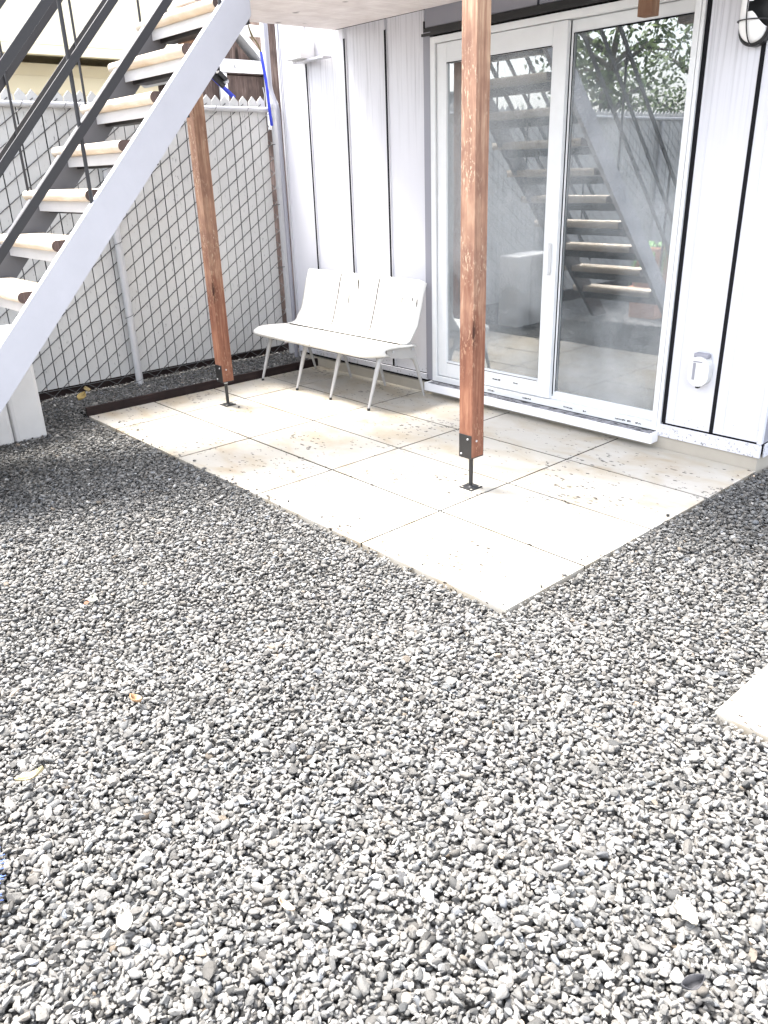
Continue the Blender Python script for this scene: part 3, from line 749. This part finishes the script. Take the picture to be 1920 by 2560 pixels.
# ---------------------------------------------------------------- bench
Bn = empty('bench', (-3.37, 1.85, 0), 'worn white three seat shell bench on splayed metal legs by the wall', 'bench')
bx0, bx1 = -4.115, -2.625; joints = [-4.115, -3.605, -3.118, -2.625]
back = [(1.90, 0.452), (1.945, 0.448), (1.985, 0.462), (2.012, 0.50), (2.035, 0.56), (2.062, 0.64), (2.088, 0.72), (2.110, 0.80), (2.132, 0.865), (2.142, 0.892)]
for k in range(3):
    a, b = joints[k]+0.0025, joints[k+1]-0.0025; mb = MB(); grid = []
    nx = 12
    for i in range(nx+1):
        u = i/nx; x = a+(b-a)*u; col = []
        for j, (y, z) in enumerate(back):
            dish = 0.018*math.sin(math.pi*u)*min(1, j/3)
            zz = z; yy = y+dish
            # rounded outer top corners and swept-back outer edges
            ed = (x-bx0) if k == 0 else ((bx1-x) if k == 2 else 1)
            if ed < 0.05 and j > 3: yy += (0.05-ed)*0.55
            if j >= len(back)-2 and ed < 0.035: zz -= (0.035-ed)**2*18
            xx = x
            col.append(Vector((xx, yy, zz)))
        grid.append(col)
    mb.sheet(grid); mb.build('back_shell', M['bench'], Bn, 0, 0.011)
    if k: 
        mb = MB(); mb.tube([(joints[k], y-.0060, z+.002) for y, z in back], 0.0040, 5); mb.build('shell_seam', M['seam'], Bn)
for (x, y, z, x2, y2, z2, w_) in ((-3.394, 2.135, .869, -3.376, 2.100, .763, .007), (-3.478, 2.094, .743, -3.464, 2.063, .647, .005), (-3.496, 2.027, .534, -3.487, 2.017, .504, .003), (-3.459, 2.026, .532, -3.451, 2.02, .512, .003),
                                (-2.842, 2.099, .759, -2.835, 2.086, .717, .004), (-2.721, 2.102, .769, -2.716, 2.092, .736, .004), (-3.412, 2.12, .83, -3.405, 2.105, .785, .003), (-3.223, 2.098, .757, -3.219, 2.096, .749, .003), (-2.66, 2.1, .76, -2.655, 2.08, .70, .004), (-3.33, 2.0, .52, -3.30, 2.0, .515, .003), (-2.95, 2.0, .53, -2.93, 2.0, .52, .003), (-3.75, 2.0, .53, -3.70, 2.0, .52, .003), (-3.9, 2.1, .80, -3.895, 2.1, .79, .003), (-3.05, 2.0, .56, -3.045, 2.0, .55, .004)):
    def sh_y(x_, z_):
        k_ = 0 if x_ < joints[1] else (1 if x_ < joints[2] else 2); u_ = (x_-joints[k_])/(joints[k_+1]-joints[k_])
        yy_ = np.interp(z_, [p[1] for p in back[1:]], [p[0] for p in back[1:]])
        return yy_ + 0.018*math.sin(math.pi*u_)
    mb = MB(); L_ = []; Rr = []
    for q in range(7):
        t = q/6; xx = x+(x2-x)*t; zz = z+(z2-z)*t; ww = 1.5*w_*(math.sin(math.pi*(t*.9+.05))**.6)*rnd.uniform(.7, 1.2)
        yy = sh_y(xx, zz)-.0072; L_.append(Vector((xx-ww, yy, zz))); Rr.append(Vector((xx+ww, yy, zz)))
    mb.sheet([[a_, b_] for a_, b_ in zip(L_, Rr)]); mb.build('paint_chip', M['seam'], Bn, 0, 0.001)
# seat: one long shell, thicker rounded front lip, rounded right hand corner
mb = MB(); grid = []
sp = [(2.02, 0.426), (1.94, 0.432), (1.85, 0.440), (1.74, 0.448), (1.64, 0.452), (1.575, 0.448), (1.54, 0.434), (1.532, 0.416), (1.545, 0.402)]
nx = 44
for i in range(nx+1):
    u = i/nx; x = -4.165 + (bx1+0.03+4.165)*u; col = []
    for j, (y, z) in enumerate(sp):
        e1 = max(0, (x-(bx1-0.16))/0.19); e0 = max(0, ((-4.165+0.07)-x)/0.07)
        f_ = (j/(len(sp)-1))
        yy = y + (0.20*e1**2.4)*f_ + 0.07*e0**2*f_
        col.append(Vector((x, yy, z - 0.012*e1*f_)))
    grid.append(col)
mb.sheet(grid); mb.build('seat', M['bench'], Bn, 0, 0.013)
mb = MB(); mb.box(-4.08, -2.63, 1.893, 1.903, 0.4455, 0.4530); mb.build('seat_seam', M['seam'], Bn)
mb = MB(); mb.tube([(-3.30, 1.62, .4605), (-3.32, 1.57, .457), (-3.315, 1.535, .441), (-3.30, 1.523, .418)], .0022, 5); mb.build('shell_seam', M['seam'], Bn)
for k, x in enumerate((-4.08, -3.57, -3.12, -2.655)):
    yt = 1.72; mb = MB(); 
    mb.tube([(x, 1.80, 0.418), (x, 1.735, 0.405), (x, 1.69, 0.37), (x, 1.655, 0.28), (x, 1.60, 0.12), (x, 1.562, 0.012)], [.016, .019, .0195, .018, .013, .0095], 12)
    lg = mb.build('leg', M['bench_leg'], Bn)
    mb = MB(); mb.tube([(x, 1.562, 0.0), (x, 1.562, 0.018)], [.013, .0115], 10); mb.build('foot', M['black'], lg)
    mb = MB(); mb.tube([(x, 1.90, 0.40), (x, 2.01, 0.335), (x, 2.045, 0.315), (x, 2.075, 0.25), (x, 2.12, 0.11), (x, 2.15, 0.0)], [.015, .018, .0185, .016, .012, .009], 12)
    mb.build('leg', M['bench_leg'], Bn)
mb = MB(); mb.box(-4.08, -2.66, 1.715, 1.745, 0.385, 0.4245); mb.box(-4.08, -2.66, 1.94, 1.97, 0.385, 0.418); mb.build_each('seat_rail', M['bench_leg'], Bn, 0.004)
mb = MB(); mb.prism([(1.74, .375), (1.80, .36), (1.90, .34), (2.03, .325), (2.05, .345), (2.02, .43), (1.99, .455), (1.74, .437)], 'x', -2.644, -2.628); br = mb.build('end_bracket', M['bench_leg'], Bn, 0.004)
mb = MB()
for y, z in ((1.80, .41), (2.0, .40)): mb.tube([(-2.628, y, z), (-2.617, y, z)], .011, 10)
mb.build_each('bolt', M['galv'], br)

# ---------------------------------------------------------------- planter beyond the stair foot (seen mirrored in the door)
px_, py_ = -3.30, -1.97
Pt = empty('planter', (px_, py_, -0.04), 'tall terracotta planter with strappy green plant mirrored low in the door', 'planter')
mb = MB(); mb.prism([(px_-.17, py_-.17), (px_+.17, py_-.17), (px_+.17, py_+.17), (px_-.17, py_+.17)], 'z', -.04, .27); mb.build('lower_pot', M['terracotta'], Pt, .015)
mb = MB(); mb.box(px_-.20, px_+.20, py_-.20, py_+.20, .272, .315); mb.build('rim', M['terracotta'], Pt, .01)
mb = MB(); mb.box(px_-.16, px_+.16, py_-.16, py_+.16, .317, .76); mb.build('upper_pot', M['terracotta'], Pt, .015)
mb = MB(); mb.box(px_-.14, px_+.14, py_-.14, py_+.14, .762, .768); mb.build('soil', M['soil'], Pt)
mb = MB()
for k in range(34):
    a = rnd.uniform(0, 6.28); L_ = rnd.uniform(.35, .6); dirv = Vector((math.cos(a), math.sin(a), 0)); sd_ = Vector((-math.sin(a), math.cos(a), 0)); g = []
    for q in range(8):
        t = q/7; p = Vector((px_, py_, .76)) + dirv*(.03+L_*.6*t) + Vector((0, 0, .35*t - L_*1.7*t*t)); ww = .018*(1-t**2)+.001
        g.append([p-sd_*ww, p+sd_*ww])
    mb.sheet(g)
mb.build('leaves', M['leafgreen'], Pt, 0, .001)

# ---------------------------------------------------------------- neighbour's buildings beyond the fence
Sh = empty('brown_shed', (-6.3, 3.3, 0), 'brown board shed with white frame boards beyond the fence corner', 'shed')
sx = -6.0
mb = MB(); mb.box(sx-.6, sx-.02, 2.25, 3.9, 0, 2.60); mb.box(sx-.6, sx-.02, 3.18, 3.9, 2.60, 3.3)
mb.prism([(2.25, 2.61), (3.17, 2.61), (2.74, 3.02)], 'x', sx-.6, sx-.02)
mb.build('wall', M['shed'], Sh)
mb = MB(); mb.box(sx, sx+.03, 1.9, 3.22, 2.62, 2.74); mb.box(sx, sx+.03, 2.2, 3.2, 2.955, 3.055); mb.box(sx+.032, sx+.05, 3.13, 3.20, 2.1, 3.15)
mb.box(sx, sx+.03, 2.60, 2.69, 1.5, 2.615); mb.box(sx-.01, sx+.03, 3.42, 3.50, 1.5, 3.3)
mb.build_each('frame_board', M['white'], Sh, 0.003)
mb = MB(); mb.tube([(sx+.031, 2.80, 2.68), (sx+.04, 2.80, 2.68)], .02, 10); mb.build_each('bolt', M['galv'], Sh)
mb = MB(); mb.prism([(2.1, 2.55), (2.74, 3.16), (3.2, 2.72), (3.2, 2.66), (2.74, 3.08), (2.15, 2.52)], 'x', sx-.7, sx+.06); mb.build('gable_board', M['white'], Sh)

Nb = empty('neighbour_house', (-11, 1.5, 0), 'cream neighbour house with eaves beyond the stairs', 'house')
mb = MB(); mb.box(-13, -10.5, -3.5, 9, 0, 3.15); mb.build('wall', M['cream'], Nb)
mb = MB(); mb.box(-13.5, -9.9, -1.2, 9.5, 3.30, 6.5); mb.build('upper_storey', M['cream'], Nb)
mb = MB()
for k in range(6): mb.box(-10.49, -10.47, -3.5, 9, 1.9+k*.22, 1.915+k*.22)
mb.box(-10.0, -9.86, -1.4, 9.6, 3.18, 3.29); mb.build('trim', M['cream'], Nb)
mb = MB(); mb.box(-10.49, -10.44, 0.95, 1.55, 2.55, 3.0); mb.build('window', M['shed'], Nb)
Ws = empty('white_shed', (-8, -0.9, 0), 'white ribbed metal shed beyond the fence behind the rails', 'shed')
mb = MB(); mb.box(-9.2, -8.0, -4.0, 0.05, 0, 2.72)
for k in range(20): mb.box(-7.999, -7.985, -3.9+k*.2, -3.87+k*.2, 0, 2.70)
mb.build('wall', M['siding'], Ws)
mb = MB(); mb.box(-9.3, -7.9, -4.1, 0.12, 2.725, 2.76); mb.build('roof', M['galv'], Ws)

# ---------------------------------------------------------------- trees mirrored in the door glass (outside the frame)
def tree(x, y, h, r, label, n=5200, seed=1):
    R = np.random.RandomState(seed)
    t_ = empty('tree', (x, y, 0), label, 'tree', 'trees beyond the fence')
    mb = MB(); mb.tube([(x, y, -0.05), (x+.1, y, h*.35), (x-.05, y+.1, h*.6), (x+.1, y, h*.85)], [.16, .12, .08, .03], 10)
    limbs = []
    for k in range(14):
        a = R.uniform(0, 6.28); z0 = h*R.uniform(.28, .75); L_ = r*R.uniform(.6, 1.1)
        e = (x+L_*math.cos(a), y+L_*math.sin(a), z0+L_*R.uniform(.2, .9)); mid = (x+L_*.5*math.cos(a), y+L_*.5*math.sin(a), z0+L_*.35)
        mb.tube([(x, y, z0), mid, e], [.05, .03, .008], 6); limbs += [np.array(e), np.array(mid)]
    mb.build('trunk', M['bark'], t_)
    c = np.array([limbs[i] for i in R.randint(0, len(limbs), n)]) + R.normal(0, r*.20, (n, 3))
    L_ = R.uniform(.035, .075, n); u = R.normal(size=(n, 3)); u /= np.linalg.norm(u, axis=1)[:, None]
    v_ = np.cross(u, R.normal(size=(n, 3))); v_ /= np.linalg.norm(v_, axis=1)[:, None]
    P = np.stack([c-u*L_[:, None], c+v_*L_[:, None]*.45, c+u*L_[:, None], c-v_*L_[:, None]*.45], 1).reshape(-1, 3)
    me = bpy.data.meshes.new('crown'); me.from_pydata(P.tolist(), [], np.arange(n*4).reshape(-1, 4).tolist()); me.update()
    ca = me.color_attributes.new('tint', 'FLOAT_COLOR', 'POINT'); q = np.repeat(R.rand(n), 4); ca.data.foreach_set('color', np.stack([q, q, q, q*0+1], 1).astype(np.float32).ravel())
    me.materials.append(M['foliage']); o = bpy.data.objects.new('crown', me); sc.collection.objects.link(o); o.parent = t_
    me.transform(Matrix.Translation((-x, -y, 0)))
tree(-6.0, -4.9, 4.3, 1.1, 'leafy green tree beyond the fence mirrored in the door', 2600, 3)
tree(-6.2, -8.2, 5.0, 1.4, 'darker tree farther along the fence mirrored in the door', 3000, 5)

# ---------------------------------------------------------------- small things on the ground
def leaf(name, loc, L_, W_, yaw, colr, label, tilt=0.2, curl=0.3, serr=0):
    mb = MB(); g = []; n = 10
    for i in range(n+1):
        t = i/n; ww = W_*math.sin(math.pi*min(1, t*1.02))**0.8*(1+serr*(0.25 if i % 2 else -0.1)); row = []
        for s in (-1, -.5, 0, .5, 1):
            row.append(Vector((s*ww, (t-.5)*L_, curl*W_*(s*s) + .15*L_*(t-.5)**2*4*curl)))
        g.append(row)
    mb.sheet(g, smooth=True)
    colr = tuple(c*0.5 for c in colr); mt = speckled(name+'_m', colr, tuple(c*0.55 for c in colr), 0.56, 60, 0.8, bump=0.3)
    o = mb.build(name, mt, None, 0, 0.0015); o.location = loc; o.rotation_euler = (tilt, tilt*.6, yaw)
    tag(o, label, 'leaf', 'dead leaves on the ground'); return o
leaf('dead_leaf', (-4.40, 0.07, 0.085), .09, .035, 0.5, (0.62, 0.45, 0.16), 'yellow dead leaf at the near end of the edging board', .4, .8)
leaf('dead_leaf', (-4.62, 0.20, 0.085), .075, .026, 1.6, (0.60, 0.45, 0.2), 'small yellow leaf under the fence wire', .3, .6)
leaf('dead_leaf', (-1.28, -1.20, 0.020), .042, .02, 1.1, (0.72, 0.70, 0.60), 'pale leaf beside a brown chip on the left gravel', .2, .6)
leaf('dead_leaf', (-1.285, -1.225, 0.016), .026, .01, .3, (0.28, 0.12, 0.06), 'small reddish brown chip below the pale leaf', .2, .4)
leaf('dead_leaf', (-0.49, -1.39, 0.018), .045, .018, 2.2, (0.62, 0.38, 0.2), 'small orange leaf in the gravel, left of centre', .3, .9)
leaf('dead_leaf', (-0.345, -1.79, 0.024), .085, .012, -0.35, (0.74, 0.62, 0.36), 'narrow tan curled leaf near the left edge of the gravel', .25, 1.2)
leaf('dead_leaf', (0.325, -1.81, 0.022), .065, .019, 1.25, (0.55, 0.52, 0.46), 'white bleached leaf in the lower left gravel', .12, .5)
leaf('dead_leaf', (0.56, -1.50, 0.020), .05, .010, 1.9, (0.70, 0.55, 0.40), 'thin tan leaf beside the white pebble', .2, .9)
leaf('dead_leaf', (1.235, -0.81, 0.020), .078, .022, 1.15, (0.52, 0.49, 0.42), 'large toothed pale leaf in the lower right gravel', .15, .4, 1)
leaf('dead_leaf', (1.345, -0.975, 0.028), .055, .015, -0.5, (0.07, 0.07, 0.08), 'dark folded leaf low at the bottom right', .3, 1.6)
leaf('dead_leaf', (-3.47, 0.925, 0.005), .035, .010, .9, (0.10, 0.07, 0.06), 'tiny dark leaf on the paving beside the far post plate', .05, .4)
leaf('dead_leaf', (1.03, -0.03, 0.012), .02, .003, 1.1, (0.1, 0.1, 0.1), 'dark twig bit on the separate slab', .05, .4)
sh = hull_shapes(3, True)
mb = MB(); vv, ff = sh[0]; mb.add((vv*np.array([.024, .017, .012])+np.array([0.638, -1.44, .012])).tolist(), [tuple(int(q) for q in f) for f in ff], True)
pbl = mb.build('white_pebble', M['white']); tag(pbl, 'smooth white pebble among the grey gravel', 'pebble')

# blue broom lying at the left edge
BX, BY = 0.152, -0.031
Bm = empty('broom', (-0.10, -2.1, 0.03), 'blue bristled broom head poking in at the left edge', 'broom')
mb = MB(); rot = Matrix.Rotation(-0.3, 3, 'Z'); mb.box(-0.33+BX, -0.17+BX, -2.17+BY, -2.12+BY, .03, .065, rot); mb.build('broom_head', M['blue'], Bm, 0.008)
mb = MB()
for k in range(130):
    u = rnd.uniform(-.07, .07); base = Vector((-0.235+BX, -2.125+BY, .045)) + rot @ Vector((u, 0.005, rnd.uniform(-.01, .015)))
    d = (rot @ Vector((rnd.gauss(u*2.0, .10), 1, rnd.gauss(.05, .12)))).normalized(); L_ = rnd.uniform(.13, .185)
    mb.tube([base, base+d*L_*.5, base+d*L_+Vector((rnd.gauss(0, .006), rnd.gauss(0, .006), -.008))], .0012, 3, True, False)
mb.build('bristles', mat('bristle', (0.04, 0.10, 0.34), .5), Bm)
